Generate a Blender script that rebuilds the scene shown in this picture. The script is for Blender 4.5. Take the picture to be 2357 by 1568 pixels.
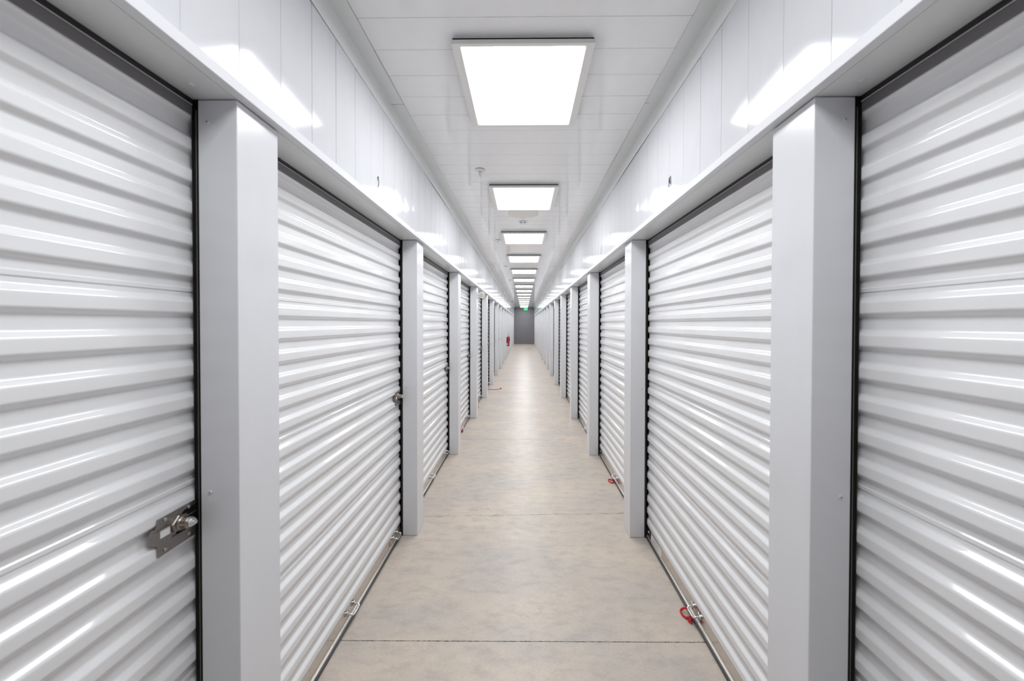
import bpy, bmesh, math, random
from mathutils import Matrix, Vector
random.seed(7)
S = bpy.context.scene
for o in list(bpy.data.objects): bpy.data.objects.remove(o)

# ---------------------------------------------------------------- camera
cd = bpy.data.cameras.new('camera'); cam = bpy.data.objects.new('camera', cd)
S.collection.objects.link(cam); S.camera = cam
yaw, pit, rol = .01098, .01103, .00206
Rv = Vector((math.cos(yaw), math.sin(yaw), 0)); Fv = Vector((-math.sin(yaw), math.cos(yaw), 0)); Uv = Vector((0, 0, 1))
F2 = Fv*math.cos(pit) - Uv*math.sin(pit); U2 = Fv*math.sin(pit) + Uv*math.cos(pit)
R3 = Rv*math.cos(rol) + U2*math.sin(rol); U3 = -Rv*math.sin(rol) + U2*math.cos(rol)
M = Matrix((R3, U3, -F2)).transposed().to_4x4(); M.translation = (.00405, 0, 1.5192)
cam.matrix_world = M
cd.sensor_width = 36; cd.lens = 12.0006
cd.shift_x = -19.47/2357; cd.shift_y = -30.0/2357
cd.clip_start = .02; cd.clip_end = 100
cd.dof.use_dof = True; cd.dof.focus_distance = 3.6; cd.dof.aperture_fstop = 3.2

# ---------------------------------------------------------------- light and exposure
PANEL_STRENGTH = 12.0
w = bpy.data.worlds.new('world'); S.world = w; w.use_nodes = True
w.node_tree.nodes['Background'].inputs[0].default_value = (.5, .5, .55, 1)
w.node_tree.nodes['Background'].inputs[1].default_value = 0.02
S.view_settings.view_transform = 'Standard'
S.view_settings.look = 'None'
S.view_settings.gamma = 1
S.view_settings.exposure = 0.34

# ---------------------------------------------------------------- dimensions
PW, PR = .757, .861            # corridor face and recess edge of the pillars
Y1, D, PL = .900, 1.518, .151  # first pillar, bay, pillar length
SOF, CEI = 2.112, 2.738
WX = .743                      # upper wall plane
YB, YE = -1.15, 25.59          # unseen closing wall and far wall
OPEN = D - PL                  # door opening

# ---------------------------------------------------------------- materials
def mat(name, col, rough=.4, metal=0., spec=.5, coat=0., coat_r=.1, emit=None, es=0.):
    m = bpy.data.materials.new(name); m.use_nodes = True
    b = m.node_tree.nodes['Principled BSDF']
    b.inputs['Base Color'].default_value = (*col, 1)
    b.inputs['Roughness'].default_value = rough
    b.inputs['Metallic'].default_value = metal
    b.inputs['Specular IOR Level'].default_value = spec
    b.inputs['Coat Weight'].default_value = coat
    b.inputs['Coat Roughness'].default_value = coat_r
    if emit:
        b.inputs['Emission Color'].default_value = (*emit, 1)
        b.inputs['Emission Strength'].default_value = es
    return m
def N(m, t, **k):
    n = m.node_tree.nodes.new(t)
    for a, v in k.items(): setattr(n, a, v)
    return n
def lk(m, a, b): m.node_tree.links.new(a, b)
def objvec(m, scale):
    tc = N(m, 'ShaderNodeTexCoord'); mp = N(m, 'ShaderNodeMapping')
    mp.inputs['Scale'].default_value = scale
    lk(m, tc.outputs['Object'], mp.inputs['Vector']); return mp.outputs[0]
def add_variation(m, amount=.03, scale=(3, 3, 3), rough=None, bump=0., bscale=(200, 200, 200)):
    b = m.node_tree.nodes['Principled BSDF']; c = tuple(b.inputs['Base Color'].default_value)
    v = objvec(m, scale); no = N(m, 'ShaderNodeTexNoise'); no.inputs['Detail'].default_value = 4
    lk(m, v, no.inputs['Vector'])
    r = N(m, 'ShaderNodeMapRange'); r.inputs['From Min'].default_value = .3; r.inputs['From Max'].default_value = .7
    r.inputs['To Min'].default_value = 1-amount; r.inputs['To Max'].default_value = 1+amount
    lk(m, no.outputs['Fac'], r.inputs['Value'])
    mx = N(m, 'ShaderNodeVectorMath', operation='SCALE'); mx.inputs[0].default_value = c[:3]
    lk(m, r.outputs[0], mx.inputs['Scale']); lk(m, mx.outputs[0], b.inputs['Base Color'])
    if rough:
        r2 = N(m, 'ShaderNodeMapRange'); r2.inputs['From Min'].default_value = .3; r2.inputs['From Max'].default_value = .7
        r2.inputs['To Min'].default_value = rough[0]; r2.inputs['To Max'].default_value = rough[1]
        lk(m, no.outputs['Fac'], r2.inputs['Value']); lk(m, r2.outputs[0], b.inputs['Roughness'])
    if bump:
        n2 = N(m, 'ShaderNodeTexNoise'); lk(m, objvec(m, bscale), n2.inputs['Vector'])
        bp = N(m, 'ShaderNodeBump'); bp.inputs['Strength'].default_value = bump; bp.inputs['Distance'].default_value = .001
        lk(m, n2.outputs['Fac'], bp.inputs['Height']); lk(m, bp.outputs[0], b.inputs['Normal'])
    return m
M_wall = add_variation(mat('wall_paint', (.67, .675, .71), .105, spec=.5), .012, (2, 6, 2))
M_ceil = add_variation(mat('ceiling_paint', (.89, .89, .90), .06, spec=.5), .012, (3, 3, 3))
M_trim = add_variation(mat('trim_paint', (.78, .80, .80), .28), .012, (1, 4, 4))
M_sof = add_variation(mat('soffit_paint', (.74, .755, .76), .22), .012, (2, 2, 2))
M_lpf = mat('lip_paint', (.74, .745, .775), .55, spec=.3)
M_pil = add_variation(mat('pillar_paint', (.74, .745, .775), .17, spec=.5), .012, (3, 3, 1))
M_cur = add_variation(mat('curtain_paint', (.83, .83, .845), .06, spec=.55), .012, (4, 1, 4))
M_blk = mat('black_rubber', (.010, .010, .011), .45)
M_gde = mat('guide_and_gap_black', (.006, .006, .007), .7, spec=.15)
M_ged = mat('guide_edge_brown', (.10, .09, .07), .5)
M_gry = mat('dark_grey_felt', (.15, .14, .148), .5)
M_seal = add_variation(mat('seal_vinyl', (.085, .085, .087), .35), .1, (20, 20, 20))
M_bar = add_variation(mat('galvanised_bar', (.66, .62, .58), .20, metal=.85), .05, (6, 12, 30), rough=(.14, .26))
M_lip = mat('bright_aluminium', (.80, .77, .73), .35, metal=.6)
M_zinc = mat('zinc', (.75, .77, .78), .18, metal=1.)
M_latch = add_variation(mat('latch_steel', (.30, .28, .265), .32, metal=.9), .1, (40, 40, 40))
M_latch2 = mat('lock_bronze', (.42, .36, .31), .28, metal=.9)
M_riv = mat('rivet_steel', (.5, .47, .44), .3, metal=1.)
M_red = add_variation(mat('red_cord', (.62, .012, .025), .55), .12, (150, 150, 150), bump=.6, bscale=(400, 400, 400))
M_ext = mat('extinguisher_red', (.33, .006, .010), .25, coat=.3)
M_frm = mat('light_frame', (.80, .79, .77), .35)
M_hsg = mat('light_housing', (.05, .05, .05), .6)
M_dif = mat('diffuser', (.9, .9, .9), .5, emit=(.975, .995, 1.0), es=PANEL_STRENGTH)
M_plas = mat('white_plastic', (.76, .75, .72), .35)
M_plas2 = mat('cool_white_plastic', (.78, .80, .84), .35)
M_bulb = mat('sprinkler_bulb', (.62, .30, .38), .15)
M_scr = mat('screw_paint', (.70, .71, .74), .3)
M_hole = mat('screw_hole', (.06, .06, .07), .5)
M_ink = mat('marker_ink', (.045, .035, .10), .5)
M_end = add_variation(mat('far_wall_grey', (.245, .238, .255), .42), .03, (8, 1, .6))
M_lab = mat('label_white', (.8, .8, .8), .5)
M_labt = mat('label_print', (.35, .33, .36), .5)
M_labr = mat('label_red', (.42, .12, .08), .5)
M_labg = mat('label_green', (.05, .25, .07), .5)
M_labb = mat('label_blue', (.04, .05, .18), .5)
M_sgn = mat('sign_face', (.02, .35, .12), .4, emit=(.02, .62, .20), es=.55)
M_sgt = mat('sign_letters', (.1, .8, .4), .4, emit=(.10, 1., .42), es=1.1)
M_shs = mat('sign_housing', (.10, .10, .10), .5)

def concrete():
    m = mat('concrete', (.5, .44, .38), .4, spec=.35)
    b = m.node_tree.nodes['Principled BSDF']; nt = m.node_tree
    def noise(sc, det=5, dist=0):
        n = N(m, 'ShaderNodeTexNoise'); n.inputs['Scale'].default_value = 1; n.inputs['Detail'].default_value = det
        n.inputs['Distortion'].default_value = dist; n.inputs['Roughness'].default_value = .62
        lk(m, objvec(m, sc), n.inputs['Vector']); return n.outputs['Fac']
    def ramp(fac, stops):
        r = N(m, 'ShaderNodeValToRGB'); r.color_ramp.elements.remove(r.color_ramp.elements[0])
        for i, (p, c) in enumerate(stops):
            e = r.color_ramp.elements[0] if i == 0 else r.color_ramp.elements.new(p)
            e.position = p; e.color = (*c, 1)
        lk(m, fac, r.inputs[0]); return r.outputs[0]
    def mix(a, bb, fac, mode='MIX'):
        x = N(m, 'ShaderNodeMix', data_type='RGBA', blend_type=mode)
        for s_, v in ((x.inputs[0], fac), (x.inputs[6], a), (x.inputs[7], bb)):
            if hasattr(v, 'is_linked') or hasattr(v, 'links'): lk(m, v, s_)
            else: s_.default_value = v
        return x.outputs[2]
    base = ramp(noise((1.3, 2.6, 1), 6, .3), [(.30, (.53, .485, .45)), (.50, (.60, .53, .465)), (.70, (.68, .59, .495))])
    mot = ramp(noise((9, 20, 1), 9, .25), [(.30, (.84, .84, .86)), (.5, (1, 1, 1)), (.72, (1.08, 1.07, 1.06))])
    c = mix(base, mot, 1., 'MULTIPLY')
    fine = ramp(noise((60, 190, 1), 4), [(.3, (.90, .90, .91)), (.7, (1.06, 1.06, 1.06))])
    c = mix(c, fine, 1., 'MULTIPLY')
    spots = ramp(noise((9, 11, 1), 2, 1.2), [(.71, (1, 1, 1)), (.78, (.72, .70, .68))])
    c = mix(c, spots, 1., 'MULTIPLY')
    # the hairline crack across the slab
    tc = N(m, 'ShaderNodeTexCoord'); sp = N(m, 'ShaderNodeSeparateXYZ'); lk(m, tc.outputs['Object'], sp.inputs[0])
    def MA(op, a, bb=None, cc=None):
        n = N(m, 'ShaderNodeMath', operation=op)
        for i, v in enumerate((a, bb, cc)):
            if v is None: continue
            if isinstance(v, (int, float)): n.inputs[i].default_value = v
            else: lk(m, v, n.inputs[i])
        return n.outputs[0]
    cx = N(m, 'ShaderNodeCombineXYZ'); lk(m, sp.outputs[0], cx.inputs[0])
    n1 = N(m, 'ShaderNodeTexNoise'); n1.inputs['Scale'].default_value = 6; n1.inputs['Detail'].default_value = 6; n1.inputs['Roughness'].default_value = .6
    lk(m, cx.outputs[0], n1.inputs['Vector'])
    line = MA('ADD', MA('MULTIPLY', sp.outputs[0], .045), MA('ADD', 2.695, MA('MULTIPLY', MA('SUBTRACT', n1.outputs['Fac'], .5), .07)))
    dist = MA('ABSOLUTE', MA('SUBTRACT', sp.outputs[1], line))
    n2 = N(m, 'ShaderNodeTexNoise'); n2.inputs['Scale'].default_value = 11; lk(m, cx.outputs[0], n2.inputs['Vector'])
    wd = MA('MULTIPLY', MA('MAXIMUM', MA('SUBTRACT', n2.outputs['Fac'], .34), .04), .012)
    cr = MA('MULTIPLY', MA('LESS_THAN', dist, wd), .85)
    c = mix(c, (.13, .10, .085, 1), cr)
    # faint grimy patch far down the corridor
    dx = MA('DIVIDE', MA('SUBTRACT', sp.outputs[0], .23), .28); dy = MA('DIVIDE', MA('SUBTRACT', sp.outputs[1], 20.7), .9)
    rr = MA('ADD', MA('MULTIPLY', dx, dx), MA('MULTIPLY', dy, dy))
    st = MA('MULTIPLY', MA('MAXIMUM', MA('SUBTRACT', 1., rr), 0.), .28)
    c = mix(c, (.2, .18, .16, 1), st)
    lk(m, c, b.inputs['Base Color'])
    rf = N(m, 'ShaderNodeMapRange'); rf.inputs['To Min'].default_value = .25; rf.inputs['To Max'].default_value = .46
    lk(m, noise((5, 8, 1), 5), rf.inputs['Value']); lk(m, rf.outputs[0], b.inputs['Roughness'])
    bp = N(m, 'ShaderNodeBump'); bp.inputs['Strength'].default_value = .25; bp.inputs['Distance'].default_value = .002
    lk(m, noise((40, 60, 1), 6), bp.inputs['Height']); lk(m, bp.outputs[0], b.inputs['Normal'])
    return m
M_con = concrete()
M_jnt = mat('joint_dirt', (.10, .075, .06), .9)

# ---------------------------------------------------------------- mesh helpers
class MB:
    def __init__(s): s.v = []; s.f = []; s.mi = []; s.sm = []; s.n = {}
    def vert(s, p): s.v.append(tuple(p)); return len(s.v)-1
    def face(s, ids, mi=0, smooth=False): s.f.append(ids); s.mi.append(mi); s.sm.append(smooth)
    def quad(s, a, b, c, d, mi=0, smooth=False): s.face([s.vert(a), s.vert(b), s.vert(c), s.vert(d)], mi, smooth)
    def box(s, x0, x1, y0, y1, z0, z1, bev=0., mi=0):
        bm = bmesh.new(); bmesh.ops.create_cube(bm, size=1)
        for v in bm.verts: v.co = ((x0+x1)/2+v.co.x*(x1-x0), (y0+y1)/2+v.co.y*(y1-y0), (z0+z1)/2+v.co.z*(z1-z0))
        if bev: bmesh.ops.bevel(bm, geom=bm.edges[:], offset=bev, segments=2, affect='EDGES', profile=.5)
        s.addbm(bm, mi)
    def addbm(s, bm, mi=0, smooth=False):
        o = len(s.v); bm.verts.index_update()
        for v in bm.verts: s.v.append(tuple(v.co))
        for f in bm.faces: s.face([o+v.index for v in f.verts], mi, smooth)
        bm.free()
    def cyl(s, c, axis, r, h, seg=20, r2=None, mi=0, smooth=True):
        """solid of revolution from c along axis"""
        s.lathe(c, axis, [(0, 0), (r, 0), (r if r2 is None else r2, h), (0, h)], seg, mi, smooth)
    def lathe(s, c, axis, prof, seg=24, mi=0, smooth=True):
        c = Vector(c); a = Vector(axis).normalized(); q = a.orthogonal().normalized(); p = a.cross(q)
        for i in range(len(prof)-1):
            (r0, h0), (r1, h1) = prof[i], prof[i+1]
            A = [s.vert(c+a*h0+(q*math.cos(t)+p*math.sin(t))*r0) for t in [2*math.pi*k/seg for k in range(seg)]] if r0 else [s.vert(c+a*h0)]
            B = [s.vert(c+a*h1+(q*math.cos(t)+p*math.sin(t))*r1) for t in [2*math.pi*k/seg for k in range(seg)]] if r1 else [s.vert(c+a*h1)]
            for k in range(seg):
                k2 = (k+1) % seg
                sm = smooth and not (h0 == h1)
                if r0 and r1: s.face([A[k], A[k2], B[k2], B[k]], mi, sm)
                elif r0: s.face([A[k], A[k2], B[0]], mi, sm)
                elif r1: s.face([A[0], B[k2], B[k]], mi, sm)
    def tube(s, pts, r, seg=10, mi=0, smooth_path=0, radii=None):
        P = [Vector(p) for p in pts]
        for _ in range(smooth_path):
            Q = [P[0]]
            for a, b in zip(P, P[1:]): Q += [a*.75+b*.25, a*.25+b*.75]
            P = Q+[P[-1]]
        up = None; rings = []
        for i, p in enumerate(P):
            d = (P[min(i+1, len(P)-1)]-P[max(i-1, 0)]).normalized()
            if up is None: up = d.orthogonal().normalized()
            up = (up-d*up.dot(d)).normalized(); q = d.cross(up)
            rr = r if radii is None else radii[min(i*len(radii)//len(P), len(radii)-1)]
            rings.append([s.vert(p+(up*math.cos(2*math.pi*k/seg)+q*math.sin(2*math.pi*k/seg))*rr) for k in range(seg)])
        for A, B in zip(rings, rings[1:]):
            for k in range(seg): s.face([A[k], A[(k+1) % seg], B[(k+1) % seg], B[k]], mi, True)
        s.face(rings[0][::-1], mi); s.face(rings[-1], mi)
    def blob(s, c, r, mi=0, sx=1, sy=1, sz=1):
        bm = bmesh.new(); bmesh.ops.create_uvsphere(bm, u_segments=14, v_segments=9, radius=r)
        for v in bm.verts: v.co = (c[0]+v.co.x*sx, c[1]+v.co.y*sy, c[2]+v.co.z*sz)
        s.addbm(bm, mi, True)
    def mesh(s, name, mats):
        me = bpy.data.meshes.new(name); me.from_pydata(s.v, [], s.f)
        for m in (mats if isinstance(mats, (list, tuple)) else [mats]): me.materials.append(m)
        me.polygons.foreach_set('material_index', s.mi); me.polygons.foreach_set('use_smooth', s.sm)
        if s.n:
            me.update()
            me.normals_split_custom_set_from_vertices([s.n.get(i, (1, 0, 0)) for i in range(len(s.v))])
        me.update(); return me
    def build(s, name, mats, parent=None, **k):
        o = bpy.data.objects.new(name, s.mesh(name, mats)); S.collection.objects.link(o)
        if parent: o.parent = parent
        for a, v in k.items(): o[a] = v
        return o
def thing(name, label, cat, loc=(0, 0, 0), rz=0, group=None):
    o = bpy.data.objects.new(name, None); S.collection.objects.link(o); o.empty_display_size = .1
    o.location = loc; o.rotation_euler = (0, 0, rz); o['label'] = label; o['category'] = cat
    if group: o['group'] = group
    return o
def tag(o, label, cat, group=None):
    o['label'] = label; o['category'] = cat
    if group: o['group'] = group
    return o
def dup(root, loc, rz, label, group=None, skip=()):
    r = root.copy(); S.collection.objects.link(r); r.location = loc; r.rotation_euler = (0, 0, rz); r['label'] = label
    if group: r['group'] = group
    for ch in list(root.children):
        if ch.name.split('.')[0] in skip: continue
        c = ch.copy(); S.collection.objects.link(c); c.parent = r
        for g in ch.children:
            d = g.copy(); S.collection.objects.link(d); d.parent = c
    return r
ORD = ['', 'first', 'second', 'third', 'fourth', 'fifth', 'sixth', 'seventh', 'eighth', 'ninth', 'tenth', 'eleventh',
       'twelfth', 'thirteenth', 'fourteenth', 'fifteenth', 'sixteenth', 'seventeenth']
def py(k): return Y1+(k-1)*D

# ---------------------------------------------------------------- floor
fl = MB()
def joint(y0, slope):
    n = 300; A = []; B = []
    for i in range(n+1):
        x = -.95+1.9*i/n; y = y0+slope*x
        A.append((x, y-.0009-random.random()**2*.0018)); B.append((x, y+.0009+random.random()**2*.0018))
    return A, B
J = [joint(1.615, .008), joint(4.4515, .0)]
edges = [[(-.95, YB)]*1+[(.95, YB)]]
prev = [(-.95+1.9*i/300, YB) for i in range(301)]
for A, B in J+[None and 0 or ([(-.95+1.9*i/300, YE+.05) for i in range(301)], None)]:
    va = [fl.vert((x, y, 0)) for x, y in prev]; vb = [fl.vert((x, y, 0)) for x, y in A]
    for i in range(300): fl.face([va[i], va[i+1], vb[i+1], vb[i]])
    if B:
        for i in range(300):
            (ax, ay), (bx, by) = A[i], A[i+1]; (cx_, cy), (dx_, dy) = B[i], B[i+1]
            m0 = ((ax+cx_)/2, (ay+cy)/2, -.014); m1 = ((bx+dx_)/2, (by+dy)/2, -.014)
            fl.quad((ax, ay, 0), (bx, by, 0), m1, m0, 1); fl.quad(m0, m1, (dx_, dy, 0), (cx_, cy, 0), 1)
        prev = B
fl.quad((-.95, YB, -.12), (-.95, YE+.05, -.12), (.95, YE+.05, -.12), (.95, YB, -.12))
for x in (-.95, .95): fl.quad((x, YB, -.12), (x, YE+.05, -.12), (x, YE+.05, 0), (x, YB, 0))
fl.build('floor', [M_con, M_jnt], kind='structure', label='beige polished concrete corridor floor with sawn joints and a hairline crack')

# ---------------------------------------------------------------- panelled upper walls and ceiling
def panelled(mb, along0, pitch, a0, a1, b0, b1, place, nrm, amp, crossn, groove=.0022, depth=.003, strong=None):
    """panels repeated along one axis; place(along, cross, out) -> point"""
    k = math.floor((a0-along0)/pitch)
    while along0+k*pitch < a1:
        s0 = max(a0, along0+k*pitch+groove/2); s1 = min(a1, along0+(k+1)*pitch-groove/2)
        if s1 > s0:
            cr = random.uniform(.25, 1)*amp; ti = random.uniform(-1, 1)*amp*.8; ph = random.uniform(0, 6.28); fr = random.uniform(2, 5)
            nu = 6; G = []
            for i in range(nu+1):
                u = i/nu; row = []
                for j in range(crossn+1):
                    t = b0+(b1-b0)*j/crossn
                    out = cr*(1-(2*u-1)**2)+ti*(u-.5)+amp*.5*math.sin(t*fr+ph)*math.sin(u*math.pi)
                    row.append(mb.vert(place(s0+(s1-s0)*u, t, out)))
                G.append(row)
            for i in range(nu):
                for j in range(crossn): mb.face([G[i][j], G[i+1][j], G[i+1][j+1], G[i][j+1]], 0, True)
            g0, g1 = s1, s1+groove
            mb.quad(place(g0, b0, 0), place((g0+g1)/2, b0, -depth), place((g0+g1)/2, b1, -depth), place(g0, b1, 0))
            mb.quad(place((g0+g1)/2, b0, -depth), place(g1, b0, 0), place(g1, b1, 0), place((g0+g1)/2, b1, -depth))
        k += 1
W = {}
for side, sx, off in (('left', -1, .8925), ('right', 1, .8386)):
    mb = MB()
    panelled(mb, off, .1536, YB, YE, 2.125, CEI+.01, lambda a, t, o, sx=sx: (sx*(WX-o), a, t), 0, .0008, 6)
    # plain lower wall behind the camera position, where the corridor simply goes on
    mb.box(min(sx*.757, sx*.80), max(sx*.757, sx*.80), YB, py(0)-.02, 0, 2.105)
    # back of the wall
    mb.quad((sx*.80, YB, 2.12), (sx*.80, YE, 2.12), (sx*.80, YE, CEI+.02), (sx*.80, YB, CEI+.02))
    # filler beyond the last pillar
    mb.box(min(sx*.757, sx*.86), max(sx*.757, sx*.86), py(17)+PL+.004, YE-.002, 0, 2.108)
    W[side] = mb.build('wall_'+side, [M_wall], kind='structure', label='glossy white vertical metal wall panels above the %s-hand doors' % side)
mb = MB()
panelled(mb, 1.369, .1582, YB, YE, -WX, WX, lambda a, t, o: (t, a, CEI-o), 0, .0004, 8, groove=.0028)
mb.quad((-WX, YB, CEI+.03), (WX, YB, CEI+.03), (WX, YE, CEI+.03), (-WX, YE, CEI+.03))
mb.build('ceiling', [M_ceil], kind='structure', label='glossy white metal ceiling of narrow cross panels')
# far wall: grey ribbed metal
mb = MB(); x = -.86; z0, z1 = 0., CEI
while x < .86:
    for a, b, d0, d1 in ((0, .022, 0, 0), (.022, .026, 0, .008), (.026, .072, .008, .008), (.072, .076, .008, 0)):
        mb.quad((x+a, YE-d0, z0), (x+b, YE-d1, z0), (x+b, YE-d1, z1), (x+a, YE-d0, z1))
    x += .076
mb.box(-.757, .757, YE-.02, YE-.009, 0, .035)
mb.build('wall_back', [M_end], kind='structure', label='grey ribbed metal wall closing the far end of the corridor')
mb = MB(); mb.box(-.86, .86, YB-.05, YB, 0, CEI)  # unseen wall, kept dark and close to absorb bounce light near the camera
mb.build('wall_unseen', [M_end], kind='structure', label='unseen grey wall added close behind the viewpoint to cut bounce light')

# ---------------------------------------------------------------- headers and ceiling trims
n = 1
for side, sx in (('left', -1), ('right', 1)):
    mb = MB()
    def bx(x0, x1, y0, y1, z0, z1, bev=0): mb.box(min(sx*x0, sx*x1), max(sx*x0, sx*x1), y0, y1, z0, z1, bev)
    mb.box(min(sx*.7295, sx*.7575), max(sx*.7295, sx*.7575), YB, YE-.001, SOF-.001, SOF+.0285, .0015, 1)      # lip
    bx(.7590, .93, YB, YE-.001, SOF, SOF+.012)                 # soffit
    o = mb.build('trim_%d' % n, [M_sof, M_lpf], kind='structure', label='white metal header and soffit over the %s-hand doors' % side)
    sc = MB()
    for k in range(1, 10):
        sc.lathe((sx*.824, py(k)-.055, SOF), (0, 0, -1), [(.0075, 0), (.006, .002), (.003, .003), (0, .003)], 12)
    sc.build('screw', [M_scr], o)
    n += 1
    mb = MB()
    # L-shaped corner trim in lengths, standing a hair off wall and ceiling so a thin dark gap shows
    y = YB; L = 3.05
    while y < YE:
        y2 = min(y+L, YE)-.002; seg = 10
        for i in range(seg):
            ya = y+(y2-y)*i/seg; yb_ = y+(y2-y)*(i+1)/seg
            ga = .0012+.0030*max(0, math.sin(ya*2.9+sx))**2; gb = .0012+.0030*max(0, math.sin(yb_*2.9+sx))**2
            ca = .0012+.0022*max(0, math.sin(ya*2.3+2*sx))**3; cb = .0012+.0022*max(0, math.sin(yb_*2.3+2*sx))**3
            P = lambda x, yy, z: (sx*x, yy, z)
            t = .0012
            # wall leg: front, bottom edge, back
            mb.quad(P(WX-t-ga, ya, 2.643), P(WX-t-gb, yb_, 2.643), P(WX-t-.003, yb_, CEI-.004), P(WX-t-.003, ya, CEI-.004))
            mb.quad(P(WX-ga, ya, 2.643), P(WX-gb, yb_, 2.643), P(WX-t-gb, yb_, 2.643), P(WX-t-ga, ya, 2.643))
            mb.quad(P(WX-ga, ya, 2.643), P(WX-gb, yb_, 2.643), P(WX-.001, yb_, CEI), P(WX-.001, ya, CEI))
            # ceiling leg
            mb.quad(P(WX-t-.003, ya, CEI-.004), P(WX-t-.003, yb_, CEI-.004), P(.667, yb_, CEI-t-cb), P(.667, ya, CEI-t-ca))
            mb.quad(P(.667, ya, CEI-t-ca), P(.667, yb_, CEI-t-cb), P(.667, yb_, CEI-cb), P(.667, ya, CEI-ca))
        y += L
    tr = mb.build('trim_%d' % n, [M_trim], kind='structure', label='white metal angle trim where the %s wall meets the ceiling' % side)
    gs = MB(); gs.box(min(sx*(WX-.0004), sx*(WX-.0011)), max(sx*(WX-.0004), sx*(WX-.0011)), YB, YE-.002, 2.6432, 2.66)  # black strips added to darken the gap like shade behind the trim
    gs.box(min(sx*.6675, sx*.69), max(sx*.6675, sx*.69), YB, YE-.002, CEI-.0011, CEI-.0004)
    gs.build('gap_shade', [M_gde], tr, label='black strip standing in for the shade in the thin trim gap')
    n += 1

# ---------------------------------------------------------------- pillars
def make_pillar():
    """local frame: origin at the corridor edge of the near face, +x towards the corridor (so body spans -x)"""
    t = thing('pillar', '', 'pillar'); t['kind'] = 'structure'
    b = MB(); b.box(-(PR-PW), 0, 0, PL, .002, SOF-.003, .0022)
    b.build('pillar_cover', [M_pil], t)
    g = MB(); g.box(-(PR-PW)-.0165, -(PR-PW)-.0005, .000, PL, 0, SOF-.002); g.box(-(PR-PW)-.090, -(PR-PW)-.055, -.02, PL+.02, 0, SOF-.002)
    gr = g.build('guide_rail', [M_gde], t, label='black guide rail')
    ge = MB(); ge.box(-.1092, -.1072, -.0012, PL+.0012, .001, SOF-.03); ge.build('guide_edge', [M_ged], gr, label='dull brown edge')
    for z in (.073, 1.066, 2.05):
        for (yy, d) in ((0, -1), (PL, 1)):
            s = MB()
            s.lathe((-.078, yy, z), (0, d, 0), [(.0058, 0), (.0054, .0014), (.0034, .0026), (.0018, .0027)], 14)
            s.lathe((-.078, yy+d*.0026, z), (0, d, 0), [(.0018, 0), (0, .0)], 10, mi=1)
            s.build('screw', [M_scr, M_hole], t)
    return t
proto_p = make_pillar()
def pillar_label(side, k):
    if side == 'left':
        sp = {1: 'white metal pillar nearest the viewer on the left, beside the large steel latch',
              2: 'second white metal pillar from the viewer on the left, past the first full-width door',
              4: 'white metal pillar on the left with the round white sensor mounted near its top',
              10: 'distant white metal pillar on the left carrying the red fire extinguisher',
              17: 'last white metal pillar on the left, against the grey far wall'}
    else:
        sp = {1: 'white metal pillar nearest the viewer on the right side',
              2: 'second white metal pillar from the viewer on the right, past the first full-width door',
              17: 'last white metal pillar on the right, against the grey far wall'}
    return sp.get(k, '%s white metal pillar from the viewer along the %s side' % (ORD[k], side))
for side, sx in (('left', -1), ('right', 1)):
    for k in range(0, 18):
        loc = (sx*PW, py(k), 0)
        if k == 0: lab = 'white metal pillar beside the viewpoint on the %s, just out of frame' % side
        else: lab = pillar_label(side, k)
        rz = 0 if sx < 0 else math.pi
        if sx > 0: loc = (sx*PW, py(k)+PL, 0)
        if side == 'left' and k == 0:
            t = proto_p; t.location = loc; t['label'] = lab; t['group'] = 'pillars along the left side'
        else: dup(proto_p, loc, rz, lab, 'pillars along the %s side' % side)

# ---------------------------------------------------------------- roll-up doors
CREST, VALL = -.123, -.136      # local x of crest and valley (origin on the corridor face line)
def curtain_profile():
    pts = [(VALL, .088)]        # bottom start, (x, z) going up
    cs = []
    for Sz in (.571, 1.0875, 1.604, 2.1205):
        for k in range(6): cs.append((Sz-.063-k*.084, None))
    cs = sorted(c for c, _ in cs if .08 < c < 2.06)
    seams = [.571, 1.0875, 1.604]
    raw = [(VALL, .080, 0)]
    for c in cs:
        for s in seams:
            if c-.060 < s < c-.006:
                pass
        sm = [s for s in seams if c-.04 < s < c-.01]
        if sm:
            s = sm[0]
            raw += [(VALL, s-.0015, 0), (VALL+.0022, s-.0012, 0), (VALL+.0024, s+.008, 0), (VALL, s+.0105, 0)]
        raw += [(VALL, c-.0062, 1), (CREST, c+.0062, 1), (CREST, c+.0352, 1), (VALL, c+.0476, 1)]
    raw = raw[:-2]+[(CREST, 2.0965, 0)]
    # round the corners
    out = []
    for i, (x, z, r) in enumerate(raw):
        if not r or i in (0, len(raw)-1): out.append((x, z, r)); continue
        p = Vector((x, z)); a = Vector(raw[i-1][:2]); b = Vector(raw[i+1][:2])
        R = .0042; p0 = p+(a-p).normalized()*R; p1 = p+(b-p).normalized()*R
        for j in range(6):
            t = j/5; q = p0*(1-t)**2+p*2*t*(1-t)+p1*t*t; out.append((q.x, q.y, 1))
    return out
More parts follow.
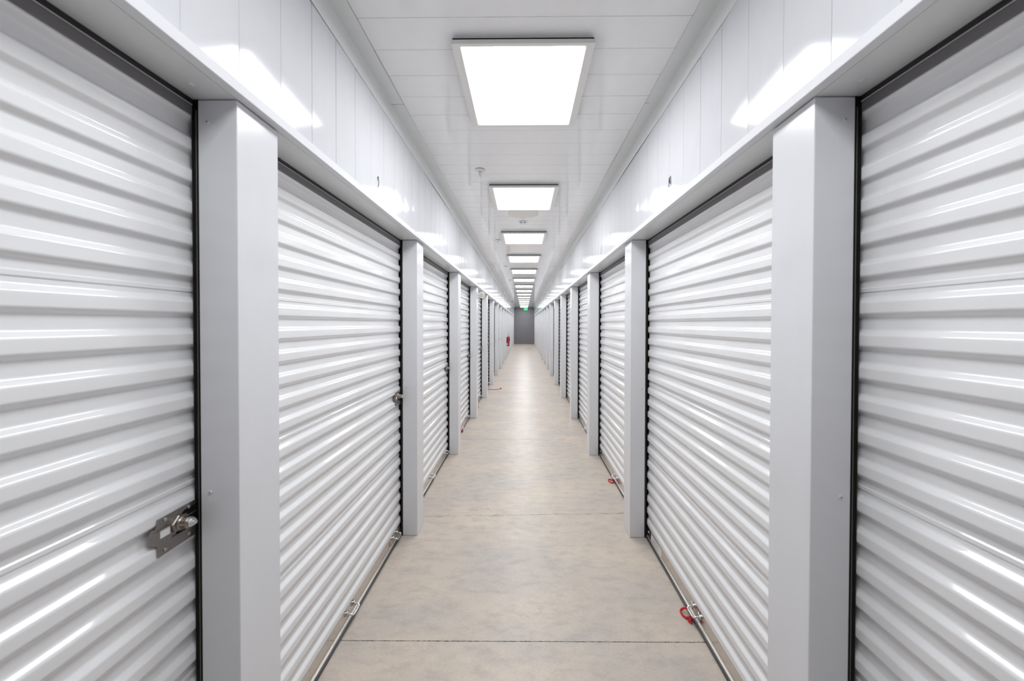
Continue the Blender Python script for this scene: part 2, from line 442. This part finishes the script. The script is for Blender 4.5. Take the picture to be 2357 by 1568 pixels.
def make_curtain():
    prof = curtain_profile(); mb = MB()
    Y0, Y1_ = -.018, OPEN+.018
    n_ = len(prof)
    def nrm(a, b):
        d = Vector((b[0]-a[0], b[1]-a[1])).normalized(); return Vector((d.y, 0, -d.x))
    segn = [nrm(prof[i], prof[i+1]) for i in range(n_-1)]
    for i in range(n_-1):
        a, b = prof[i], prof[i+1]
        def vn(j, seg):
            # smooth only across rounded corner points, else the flat normal
            if prof[j][2] and 0 < j < n_-1:
                u = segn[j-1]; v = segn[j]
                la = math.hypot(prof[j][0]-prof[j-1][0], prof[j][1]-prof[j-1][1]); lb = math.hypot(prof[j+1][0]-prof[j][0], prof[j+1][1]-prof[j][1])
                if la > .006: return u
                if lb > .006: return v
                return (u+v).normalized()
            return segn[seg]
        na, nb = vn(i, i), vn(i+1, i)
        ids = [mb.vert((a[0], Y0, a[1])), mb.vert((a[0], Y1_, a[1])), mb.vert((b[0], Y1_, b[1])), mb.vert((b[0], Y0, b[1]))]
        for q, nn in zip(ids, (na, na, nb, nb)): mb.n[q] = tuple(nn)
        mb.face(ids, 0, True)
        # back skin, a millimetre behind, and the raw edges
        ids = [mb.vert((a[0]-.0012, Y0, a[1])), mb.vert((b[0]-.0012, Y0, b[1])), mb.vert((b[0]-.0012, Y1_, b[1])), mb.vert((a[0]-.0012, Y1_, a[1]))]
        for q, nn in zip(ids, (na, nb, nb, na)): mb.n[q] = tuple(-nn)
        mb.face(ids, 0, True)
        for yy, s_ in ((Y0, -1), (Y1_, 1)):
            ids = [mb.vert((a[0], yy, a[1])), mb.vert((b[0], yy, b[1])), mb.vert((b[0]-.0012, yy, b[1])), mb.vert((a[0]-.0012, yy, a[1]))]
            for q in ids: mb.n[q] = (0, s_, 0)
            mb.face(ids, 0, True)
    return mb
def star_plate(mb, c, r):
    """four-pointed dished washer facing +x"""
    x, y, z = c; ring = []
    for k in range(16):
        a = math.pi*2*k/16+.35; rr = r if k % 4 == 0 else (r*.52 if k % 4 == 2 else r*.62)
        ring.append(mb.vert((x+(.005 if k % 4 == 0 else 0), y+rr*math.cos(a), z+rr*math.sin(a))))
    cc = mb.vert((x+.004, y, z)); cb = mb.vert((x-.001, y, z))
    for k in range(16):
        mb.face([cc, ring[k], ring[(k+1) % 16]], 0, True); mb.face([cb, ring[(k+1) % 16], ring[k]], 0, False)
def make_handle(yc):
    mb = MB(); xb = -.1245; z = .062
    mb.tube([(xb, yc-.034, z+.004), (xb+.022, yc-.034, z+.002), (xb+.030, yc-.032, z-.003), (xb+.033, yc-.024, z-.006), (xb+.033, yc+.024, z-.006),
             (xb+.030, yc+.032, z-.003), (xb+.022, yc+.034, z+.002), (xb, yc+.034, z+.004)], .0048, 10, smooth_path=2)
    for s_ in (-1, 1):
        star_plate(mb, (xb+.004, yc+s_*.034, z+.004), .021)
        mb.lathe((xb+.001, yc+s_*.034, z+.004), (1, 0, 0), [(.009, 0), (.009, .006), (.0055, .008)], 12)
    return mb
def make_door():
    """local frame: origin on the corridor face line at the near end of the opening, +x into the corridor"""
    t = thing('roll_up_door', '', 'roll-up door'); t['kind'] = 'thing'
    make_curtain().build('curtain', [M_cur], t)
    b = MB()
    b.box(-.1262, -.1247, .004, OPEN-.004, .018, .0918)                       # face of the bar
    b.box(-.1262, -.1200, .004, OPEN-.004, .0185, .0203, .0004)
    bar = b.build('bottom_bar', [M_bar], t, label='bare metal bottom bar')
    lp = MB(); lp.box(-.1246, -.1192, .004, OPEN-.004, .0204, .0222, .0003)
    lp.build('bar_flange', [M_lip], bar)
    sl = MB(); sl.tube([(-.1207, .004, .0101), (-.1207, OPEN-.004, .0101)], .0100, 16); sl.build('bottom_seal', [M_seal], t, label='dark grey vinyl bottom seal')
    make_handle(OPEN/2).build('pull_handle', [M_zinc], t, label='zinc pull handle at the middle of the bottom bar')
    make_handle(OPEN-.100).build('pull_handle', [M_zinc], t, label='zinc pull handle at the end of the bottom bar')
    cp = MB(); cp.box(-.1246, -.1230, .002, .070, .026, .086, .0006); cp.cyl((-.1230, .035, .062), (1, 0, 0), .006, .003, 14, mi=1)
    cp.build('corner_plate', [mat_dark_plate, M_lab], t, label='dark corner plate')
    # top stop and brush
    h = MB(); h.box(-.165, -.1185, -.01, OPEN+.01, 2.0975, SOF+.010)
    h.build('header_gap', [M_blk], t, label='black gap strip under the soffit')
    l = MB(); l.box(-.150, -.1178, .0, OPEN, 2.0960, 2.0974)
    l.build('header_lip', [M_sof], t)
    g = MB(); g.box(-.1226, -.1183, .0, OPEN, 2.0700, 2.0958, .0018)
    g.build('header_seal', [M_gry], t, label='dark grey seal over the curtain top')
    # slide latch at the far end
    zc = 1.000; e = OPEN; xo = -.1215
    lt = MB()
    bm = bmesh.new()
    out = [(e+.000, zc-.046), (e-.094, zc-.048), (e-.096, zc-.018), (e-.104, zc-.014), (e-.114, zc-.004), (e-.115, zc+.018), (e-.108, zc+.027), (e-.100, zc+.024),
           (e-.096, zc+.030), (e-.094, zc+.044), (e+.000, zc+.046)]
    vs = [bm.verts.new((xo, y, z)) for y, z in out]; f = bm.faces.new(vs)
    r = bmesh.ops.extrude_face_region(bm, geom=[f])
    for v in r['geom']:
        if isinstance(v, bmesh.types.BMVert): v.co.x += .0022
    bmesh.ops.recalc_face_normals(bm, faces=bm.faces[:])
    lt.addbm(bm)
    # raised channel ribs of the slide
    lt.box(xo+.002, xo+.0052, e-.096, e, zc+.016, zc+.0185); lt.box(xo+.002, xo+.0052, e-.060, e, zc-.0185, zc-.016)
    latch = lt.build('latch', [M_latch], t, label='steel slide latch')
    wn = MB(); wn.box(xo+.0022, xo+.0030, e-.089, e-.066, zc-.004, zc+.016); wn.build('latch_window', [M_lab], latch)
    sl_ = MB()
    A = [(e-.052, zc+.014), (e-.001, zc+.010), (e-.001, zc+.035), (e-.030, zc+.034)]
    f0 = [sl_.vert((xo+.0022, y, z)) for y, z in A]; f1 = [sl_.vert((xo+.0034, y, z)) for y, z in A]
    sl_.face(f1); sl_.face(f0[::-1])
    for i in range(4): sl_.face([f0[i], f0[(i+1) % 4], f1[(i+1) % 4], f1[i]])
    sl_.box(xo+.0022, xo+.0034, e-.050, e-.001, zc-.020, zc+.010)
    sl_.build('latch_slot', [M_gde], latch)
    by_, bz_ = e-.044, zc+.010
    nt_ = MB(); nt_.lathe((xo+.0022, by_, bz_), (1, 0, 0), [(0, 0), (.0225, 0), (.0225, .005), (.0205, .0075), (.0150, .0080), (.0, .0080)], 6, smooth=False)
    nt_.build('lock_nut', [M_latch], latch)
    br = MB(); br.lathe((xo+.009, by_, bz_), (1, .02, .03), [(0, 0), (.0155, 0), (.0155, .004), (.0138, .006), (.0138, .021), (.0125, .0225), (0, .0225)], 24)
    br.build('lock_barrel', [M_latch2], latch, label='dull bronze lock barrel')
    ky = MB(); ky.lathe((xo+.0305, by_+.0005, bz_+.001), (1, .02, .03), [(0, 0), (.0108, 0), (.0108, .006), (.0085, .0075), (.0085, .010), (.0045, .0105), (.004, .016), (0, .0165)], 14, smooth=False)
    ky.build('lock_plug', [M_zinc], latch, label='bright chrome plug')
    for (yy, zz) in ((e-.077, zc+.037), (e-.018, zc+.037), (e-.077, zc-.037), (e-.018, zc-.034)):
        rv = MB(); rv.lathe((xo+.0022, yy, zz), (1, 0, 0), [(.0048, 0), (.0044, .0020), (.002, .003), (0, .003)], 12); rv.build('rivet', [M_riv], latch)
    return t
mat_dark_plate = mat('dark_plate', (.05, .05, .052), .35, metal=.6)
door0 = make_door()
def door_label(side, k):
    sp = {('left', 0): 'white corrugated roll-up door at the left edge of the picture with the large steel latch',
          ('left', 1): 'wide white roll-up door on the left between the first and second pillars',
          ('left', 2): 'white roll-up door on the left between the second and third pillars',
          ('left', 3): 'narrow-looking white roll-up door on the left just before the pillar with the round sensor',
          ('left', 4): 'white roll-up door on the left just past the pillar with the round sensor',
          ('right', 0): 'white corrugated roll-up door at the right edge of the picture',
          ('right', 1): 'wide white right-hand roll-up door with a thick red cord knotted at its foot',
          ('right', 2): 'white right-hand roll-up door with a small red cord loop at its foot'}
    return sp.get((side, k), 'white roll-up door on the %s between the %s and %s pillars' % (side, ORD[k], ORD[k+1]))
doors = {}
for side, sx in (('left', -1), ('right', 1)):
    for k in range(0, 17):
        a = py(k)+PL
        loc = (sx*PW, a if sx < 0 else a+OPEN, 0); rz = 0 if sx < 0 else math.pi
        lab = door_label(side, k)
        if side == 'left' and k == 0:
            t = door0; t.location = loc; t['label'] = lab; t['group'] = 'roll-up doors on the left side'
        else: t = dup(door0, loc, rz, lab, 'roll-up doors on the %s side' % side)
        doors[side, k] = t
        for ch in t.children:
            if ch.name.startswith('pull_handle') and 'middle' in ch.get('label', ''): ch.location.y = -.018 if sx < 0 else .012
# stickers on the bottom bars of the two nearest full doors
s = MB(); yl = 2.2254-(py(1)+PL)
s.box(-.1246, -.1242, yl-.009, yl+.009, .040, .084, mi=0); s.box(-.1242, -.1239, yl-.008, yl-.001, .046, .082, mi=1); s.box(-.1242, -.1239, yl-.0005, yl+.0085, .042, .082, mi=2)
s.build('sticker', [M_lab, M_labb, M_labr], doors['left', 1], label='small red and blue sticker')
s = MB(); a = py(1)+PL+OPEN; y0, y1 = a-2.370, a-2.170
s.box(-.1246, -.1242, y0, y1, .030, .074, mi=0)
s.box(-.1242, -.1239, y0+.002, y0+.016, .062, .074, mi=1); s.box(-.1242, -.1239, y0+.018, y0+.030, .060, .070, mi=2)
for i in range(7): s.box(-.1242, -.1239, y0+.05+(i % 2)*.01, y1-.02-(i*37 % 5)*.008, .036+i*.005, .0375+i*.005, mi=3)
s.build('sticker', [M_lab, M_labr, M_labg, M_labt], doors['right', 1], label='white printed label with a red and green mark')

# ---------------------------------------------------------------- ceiling lights
def make_light():
    t = thing('ceiling_light', '', 'ceiling light')
    hs = .3046; zt, zb = -.0195, -.037; FX, FY = .035, .016
    f = MB()
    # picture frame: four mitred sides, flat face, inner step
    for (dx, dy) in ((1, 0), (-1, 0), (0, 1), (0, -1)):
        def P(u, v, z):   # u outward, v along
            return (dx*u+(-dy)*v, dy*u+dx*v, z)
        a, b_ = (FX, FY) if dx else (FY, FX)     # own margin, neighbour's margin
        prof = [(hs, hs, zt), (hs, hs, zb), (hs-a, hs-b_, zb), (hs-a-.006, hs-b_-.006, zb+.004), (hs-a-.006, hs-b_-.006, zt)]
        for (u0, v0, a0), (u1, v1, a1) in zip(prof, prof[1:]+prof[:1]):
            f.quad(P(u0, -v0, a0), P(u0, v0, a0), P(u1, v1, a1), P(u1, -v1, a1))
    f.box(-hs+.001, hs-.001, -hs+.001, hs-.001, zt-.0015, zt-.0002)
    f.build('frame', [M_frm], t)
    d = MB(); q = hs-FX-.006; r_ = hs-FY-.006; d.quad((-q, -r_, zt-.011), (-q, r_, zt-.011), (q, r_, zt-.011), (q, -r_, zt-.011)); d.build('diffuser', [M_dif], t, label='glowing white diffuser')
    h = MB(); h.box(-.300, .300, -.300, .300, -.0194, -.0100, mi=1); h.box(-.296, .296, -.296, .296, -.0099, -.0006); h.build('housing', [M_frm, M_gde], t)  # black band painted as the shadow gap between frame and ceiling
    return t
lp = make_light()
LX = -.003
for i in range(-1, 16):
    loc = (LX, 1.756+1.518*i, CEI)
    if i < 0: lab = 'square ceiling light panel straight above the viewpoint'
    elif i == 0: lab = 'largest and nearest square glowing ceiling light panel'
    elif i == 1: lab = 'second glowing ceiling light panel, with the round ceiling plate just behind it'
    elif i == 2: lab = 'third glowing ceiling light panel, just beyond the white ceiling detector'
    elif i == 15: lab = 'farthest glowing ceiling light panel, right before the grey far wall'
    else: lab = '%s glowing square ceiling light panel from the viewer' % ORD[i+1]
    if i == -1: lp.location = loc; lp['label'] = lab; lp['group'] = 'square light panels down the ceiling'
    else: dup(lp, loc, 0, lab, 'square light panels down the ceiling')

# ---------------------------------------------------------------- sprinklers
def make_sprinkler():
    t = thing('sprinkler_head', '', 'sprinkler')
    e = MB(); e.lathe((0, 0, -.0045), (0, 0, -1), [(.0, 0), (.046, 0), (.045, .003), (.030, .0085), (.020, .010), (.0, .010)], 28); e.build('escutcheon', [M_plas], t)
    k = MB(); k.lathe((0, 0, .0), (0, 0, -1), [(.044, 0), (.044, .0046)], 24); k.build('pipe_stub', [M_hsg], t)
    b = MB(); b.lathe((0, 0, -.0145), (0, 0, -1), [(0, 0), (.009, 0), (.009, .008), (.005, .010), (0, .010)], 14)
    for s_ in (-1, 1): b.tube([(s_*.008, 0, -.020), (s_*.012, 0, -.034), (s_*.009, 0, -.048), (0, 0, -.055)], .0018, 8, smooth_path=1)
    b.lathe((0, 0, -.055), (0, 0, -1), [(0, 0), (.012, .0), (.012, .0015), (0, .0015)], 18)
    b.build('frame_arms', [M_zinc], t)
    g = MB(); g.tube([(0, 0, -.024), (0, 0, -.052)], .0026, 8); g.build('glass_bulb', [M_bulb], t, label='thin red glass bulb')
    return t
sp = make_sprinkler()
for i, (x, y) in enumerate([(-.349, 2.715), (-.385, 4.98), (-.39, 7.24), (-.395, 9.53), (-.395, 11.8), (-.395, 14.07), (-.395, 16.33)]):
    lab = ['nearest white sprinkler head on the ceiling, left of the gap between the first two lights',
           'second sprinkler head, left of the ceiling between the third and fourth lights'][i] if i < 2 else '%s sprinkler head from the viewer, left side of the ceiling' % ORD[i+1]
    if i == 0: sp.location = (x, y, CEI); sp.scale = (.86, .86, .86); sp['label'] = lab; sp['group'] = 'sprinkler heads'
    else: dup(sp, (x, y, CEI), 0, lab, 'sprinkler heads').scale = (.8, .8, .8)

# round ceiling plate
t = thing('ceiling_plate', 'large round cream-white flat plate screwed to the ceiling behind the second light', 'cover plate', (-.008, 3.79, CEI))
p = MB(); p.lathe((0, 0, -.0008), (0, 0, -1), [(0, 0), (.168, 0), (.168, .003), (.160, .0055), (.110, .0060), (0, .0060)], 48); p.build('plate', [M_plas], t)
for a in range(4):
    for rr in (.105, .150):
        s = MB(); s.lathe((rr*math.cos(a*math.pi/2), rr*math.sin(a*math.pi/2), -.0066), (0, 0, -1), [(.005, 0), (.004, .0015), (0, .0015)], 10); s.build('screw', [M_riv], t)
# detector with two dark eyes
t = thing('ceiling_detector', 'small white ceiling detector with two dark eyes between second and third lights', 'detector', (-.012, 4.09, CEI)); t.scale = (.85, .85, .8)
p = MB(); p.lathe((0, 0, -.0008), (0, 0, -1), [(0, 0), (.058, 0), (.060, .010), (.056, .016), (.044, .034), (.030, .040), (0, .041)], 36); p.build('dome', [M_plas2], t)
for s_ in (-1, 1):
    q = MB(); q.lathe((s_*.024, -.0435, -.026), (s_*.2, -1, -.55), [(0, 0), (.0075, .0), (.0065, .0035), (0, .004)], 16); q.build('lens', [M_hole], t, label='dark lens')
b = MB(); b.lathe((-.653, 18.63, CEI-.001), (0, 0, -1), [(0, 0), (.028, 0), (.028, .02), (.018, .036), (0, .040)], 20)
tag(b.build('dome_camera', [M_blk]), 'tiny black dome far down the ceiling beside the left trim', 'camera')

# round sensor on the fourth left pillar
t = thing('occupancy_sensor', 'round white sensor mounted near the top of a left-hand pillar', 'sensor', (-PW+.0005, 5.525, 1.977))
p = MB(); p.box(0, .020, -.032, .032, -.055, .050, .004); p.build('base', [M_plas], t)
p = MB(); p.tube([(.018, 0, -.004), (.040, -.004, 0)], .014, 14)
ax = (.30, -1, .05)
p.lathe((.060, .028, .0), ax, [(0, 0), (.034, .0), (.047, .012), (.050, .030), (.050, .052), (.046, .056), (.037, .057)], 30)
p.build('hood', [M_plas], t)
q = MB(); q.lathe((.0772, -.0265, .0028), ax, [(0, 0), (.037, 0), (.034, .004), (0, .006)], 26)
q.build('lens', [mat('sensor_lens', (.46, .45, .41), .5)], t, label='grey-beige round lens')

# ---------------------------------------------------------------- fire extinguisher
t = thing('fire_extinguisher', 'red fire extinguisher hanging on a far left pillar', 'fire extinguisher', (-.690, 14.64, .56))
b = MB(); b.lathe((0, 0, 0), (0, 0, 1), [(0, 0), (.058, 0), (.062, .008), (.062, .34), (.056, .375), (.036, .400), (.020, .408), (.020, .42), (0, .42)], 30); b.build('cylinder', [M_ext], t)
v = MB(); v.lathe((0, 0, .4205), (0, 0, 1), [(0, 0), (.018, 0), (.018, .035), (0, .035)], 16); v.box(-.014, .014, -.05, .03, .452, .464, .003)
v.lathe((.0, -.019, .438), (0, -1, 0), [(0, 0), (.014, 0), (.014, .010), (0, .010)], 14); v.build('valve', [M_zinc], t)
h = MB(); h.tube([(0, .02, .468), (0, -.03, .480), (0, -.075, .512)], .007, 8, smooth_path=1); h.build('carry_handle', [M_ext], t)
h = MB(); h.tube([(.018, 0, .440), (.050, -.01, .435), (.070, -.015, .39), (.072, -.015, .30), (.066, -.015, .22), (.066, -.015, .19)], .009, 10, smooth_path=2,); h.build('hose', [M_blk], t)
l = MB()
for i in range(8):
    a0 = math.radians(200+i*8); a1 = math.radians(200+(i+1)*8)
    l.quad((.0628*math.cos(a0), .0628*math.sin(a0), .045), (.0628*math.cos(a1), .0628*math.sin(a1), .045), (.0628*math.cos(a1), .0628*math.sin(a1), .125), (.0628*math.cos(a0), .0628*math.sin(a0), .125))
l.build('label_tag', [M_lab], t, label='white paper label')
k = MB(); k.box(-.0665, -.0625, -.02, .02, .08, .40); k.build('wall_bracket', [M_zinc], t)

# ---------------------------------------------------------------- exit sign
t = thing('exit_sign', 'small green lit EXIT sign high on the grey far wall', 'exit sign', (.127, YE-.05, 2.605))
b = MB(); b.box(-.155, .155, -.012, .030, -.100, .100, .006); b.build('housing', [M_shs], t)
b = MB(); b.box(-.146, .146, -.0165, -.0125, -.092, .092, .001); b.build('face', [M_sgn], t, label='green glowing face')
L = MB(); F0, F1 = -.0205, -.0170
def bar(x0, x1, z0, z1): L.box(x0, x1, F0, F1, z0, z1)
def diag(xa, za, xb, zb, w_):
    d = Vector((xb-xa, zb-za)).normalized(); n_ = Vector((-d.y, d.x))*w_/2
    c = [(xa-n_.x, za-n_.y), (xb-n_.x, zb-n_.y), (xb+n_.x, zb+n_.y), (xa+n_.x, za+n_.y)]
    A = [L.vert((x, F0, z)) for x, z in c]; B = [L.vert((x, F1, z)) for x, z in c]
    L.face(A); L.face(B[::-1])
    for i in range(4): L.face([A[i], A[(i+1) % 4], B[(i+1) % 4], B[i]])
H = .070; w_ = .016
bar(-.130, -.130+w_, -H, H); bar(-.130+w_, -.080, H-w_, H); bar(-.130+w_, -.085, -w_/2, w_/2); bar(-.130+w_, -.080, -H, -H+w_)
diag(-.060, -H, -.006, H, w_); diag(-.060, H, -.006, -H, w_)
bar(.018, .018+w_, -H, H)
bar(.058, .124, H-w_, H); bar(.083, .083+w_, -H, H-w_)
L.build('letters', [M_sgt], t, label='bright green letters EXIT')

# ---------------------------------------------------------------- marker writing on the upper walls
def pen(mb, sx, pts, r=.0021):
    # pts: (y, z) on the wall plane
    P = []
    for a, b in zip(pts, pts[1:]):
        for i in range(4): P.append((a[0]+(b[0]-a[0])*i/4, a[1]+(b[1]-a[1])*i/4))
    P.append(pts[-1])
    for a, b in zip(P, P[1:]):
        d = Vector((b[0]-a[0], b[1]-a[1])).normalized(); n_ = Vector((-d.y, d.x))*r; x = sx*(WX-.0021)
        e = d*r*.6
        c = [(a[0]-n_.x-e.x, a[1]-n_.y-e.y), (b[0]-n_.x+e.x, b[1]-n_.y+e.y), (b[0]+n_.x+e.x, b[1]+n_.y+e.y), (a[0]+n_.x-e.x, a[1]+n_.y-e.y)]
        mb.quad(*[(x, yy, zz) for yy, zz in c])
mk = MB()
pen(mk, -1, [(1.733, 2.245), (1.732, 2.253), (1.734, 2.262), (1.739, 2.2665), (1.744, 2.260), (1.746, 2.250), (1.746, 2.238), (1.742, 2.225), (1.736, 2.212)])
pen(mk, -1, [(3.279, 2.262), (3.279, 2.252)]); pen(mk, -1, [(3.283, 2.244), (3.276, 2.240), (3.279, 2.225), (3.280, 2.200)]); pen(mk, -1, [(3.279, 2.198), (3.278, 2.190)], .0024)
mk.build('marker_writing', [M_ink], W['left'], label='handwritten marker digits')
mk = MB()
yr = 1.7574
pen(mk, 1, [(yr, 2.264), (yr+.004, 2.245), (yr+.011, 2.222)], .0014)
pen(mk, 1, [(yr-.0015, 2.264), (yr-.0005, 2.240)], .0034); pen(mk, 1, [(yr-.001, 2.240), (yr-.001, 2.188)], .0018)
pen(mk, 1, [(yr-.015, 2.268), (yr-.020, 2.258), (yr-.0215, 2.246), (yr-.018, 2.233), (yr-.013, 2.231), (yr-.010, 2.240), (yr-.010, 2.256), (yr-.0145, 2.268), (yr-.0195, 2.260), (yr-.022, 2.240), (yr-.021, 2.225), (yr-.018, 2.208)], .0015)
pen(mk, 1, [(3.296, 2.272), (3.300, 2.262), (3.298, 2.230), (3.300, 2.205)], .0018); pen(mk, 1, [(3.304, 2.204), (3.303, 2.196)], .003); pen(mk, 1, [(3.297, 2.198), (3.298, 2.190)])
mk.build('marker_writing', [M_ink], W['right'], label='handwritten marker digits')

# ---------------------------------------------------------------- red pull cords
R_ = .0052
c = MB()
c.tube([(.8565, 1.757, .0475), (.853, 1.770, .040), (.850, 1.788, .026), (.842, 1.797, .014), (.8326, 1.796, .0065), (.829, 1.780, .006), (.831, 1.765, .006),
        (.840, 1.752, .006), (.848, 1.746, .008), (.852, 1.744, .012)], R_, 12, smooth_path=2)
def knot(c, cx, cy, cz, R=.0095, r=.0046, ph=0):
    P = []
    for i in range(49):
        a = 2*math.pi*i/48
        P.append((cx+(R*.55+R*.45*math.cos(3*a))*math.cos(2*a+ph), cy+(R*.75+R*.5*math.cos(3*a))*math.sin(2*a+ph), cz+R*.55*math.sin(3*a)))
    c.tube(P, r, 10)
knot(c, .8525, 1.737, .0125)
c.tube([(.8525, 1.733, .012), (.850, 1.724, .009), (.856, 1.719, .007)], R_, 10, smooth_path=1)
tag(c.build('pull_cord', [M_red]), 'thick red cord looped on the floor and knotted, at the nearest right door handle', 'cord', 'red pull cords')
c = MB()
c.tube([(.856, 3.262, .0475), (.858, 3.256, .030), (.858, 3.250, .012), (.854, 3.243, .006), (.848, 3.240, .006), (.832, 3.250, .006), (.822, 3.275, .006), (.821, 3.302, .006), (.834, 3.318, .006), (.852, 3.308, .006),
        (.858, 3.292, .010), (.859, 3.276, .030), (.857, 3.268, .0475)], R_, 12, smooth_path=2)
tag(c.build('pull_cord', [M_red]), 'small red cord loop on the floor at the second full right-hand door', 'cord', 'red pull cords')
c = MB(); c.tube([(-.858, 4.760, .0475), (-.858, 4.764, .030), (-.858, 4.762, .010), (-.855, 4.752, .007)], R_, 10, smooth_path=2); c.blob((-.856, 4.750, .012), .012)
tag(c.build('pull_cord', [M_red]), 'red cord knot at the foot of the left door before the sensor pillar', 'cord', 'red pull cords')
c = MB(); c.tube([(-.856, 6.278, .0475), (-.856, 6.26, .02), (-.835, 6.19, .006), (-.822, 6.17, .006)], R_, 10, smooth_path=2)
tag(c.build('pull_cord', [M_red]), 'tiny tip of a red cord showing past the sensor pillar on the left', 'cord', 'red pull cords')
c = MB(); c.tube([(-.857, 7.796, .0475), (-.855, 7.81, .02), (-.82, 7.83, .006), (-.70, 7.826, .006), (-.60, 7.85, .006), (-.545, 7.90, .008)], .0055, 10, smooth_path=2); c.blob((-.537, 7.915, .014), .016)
tag(c.build('pull_cord', [M_red]), 'long straight red cord with a knob end lying out across the floor on the left', 'cord', 'red pull cords')
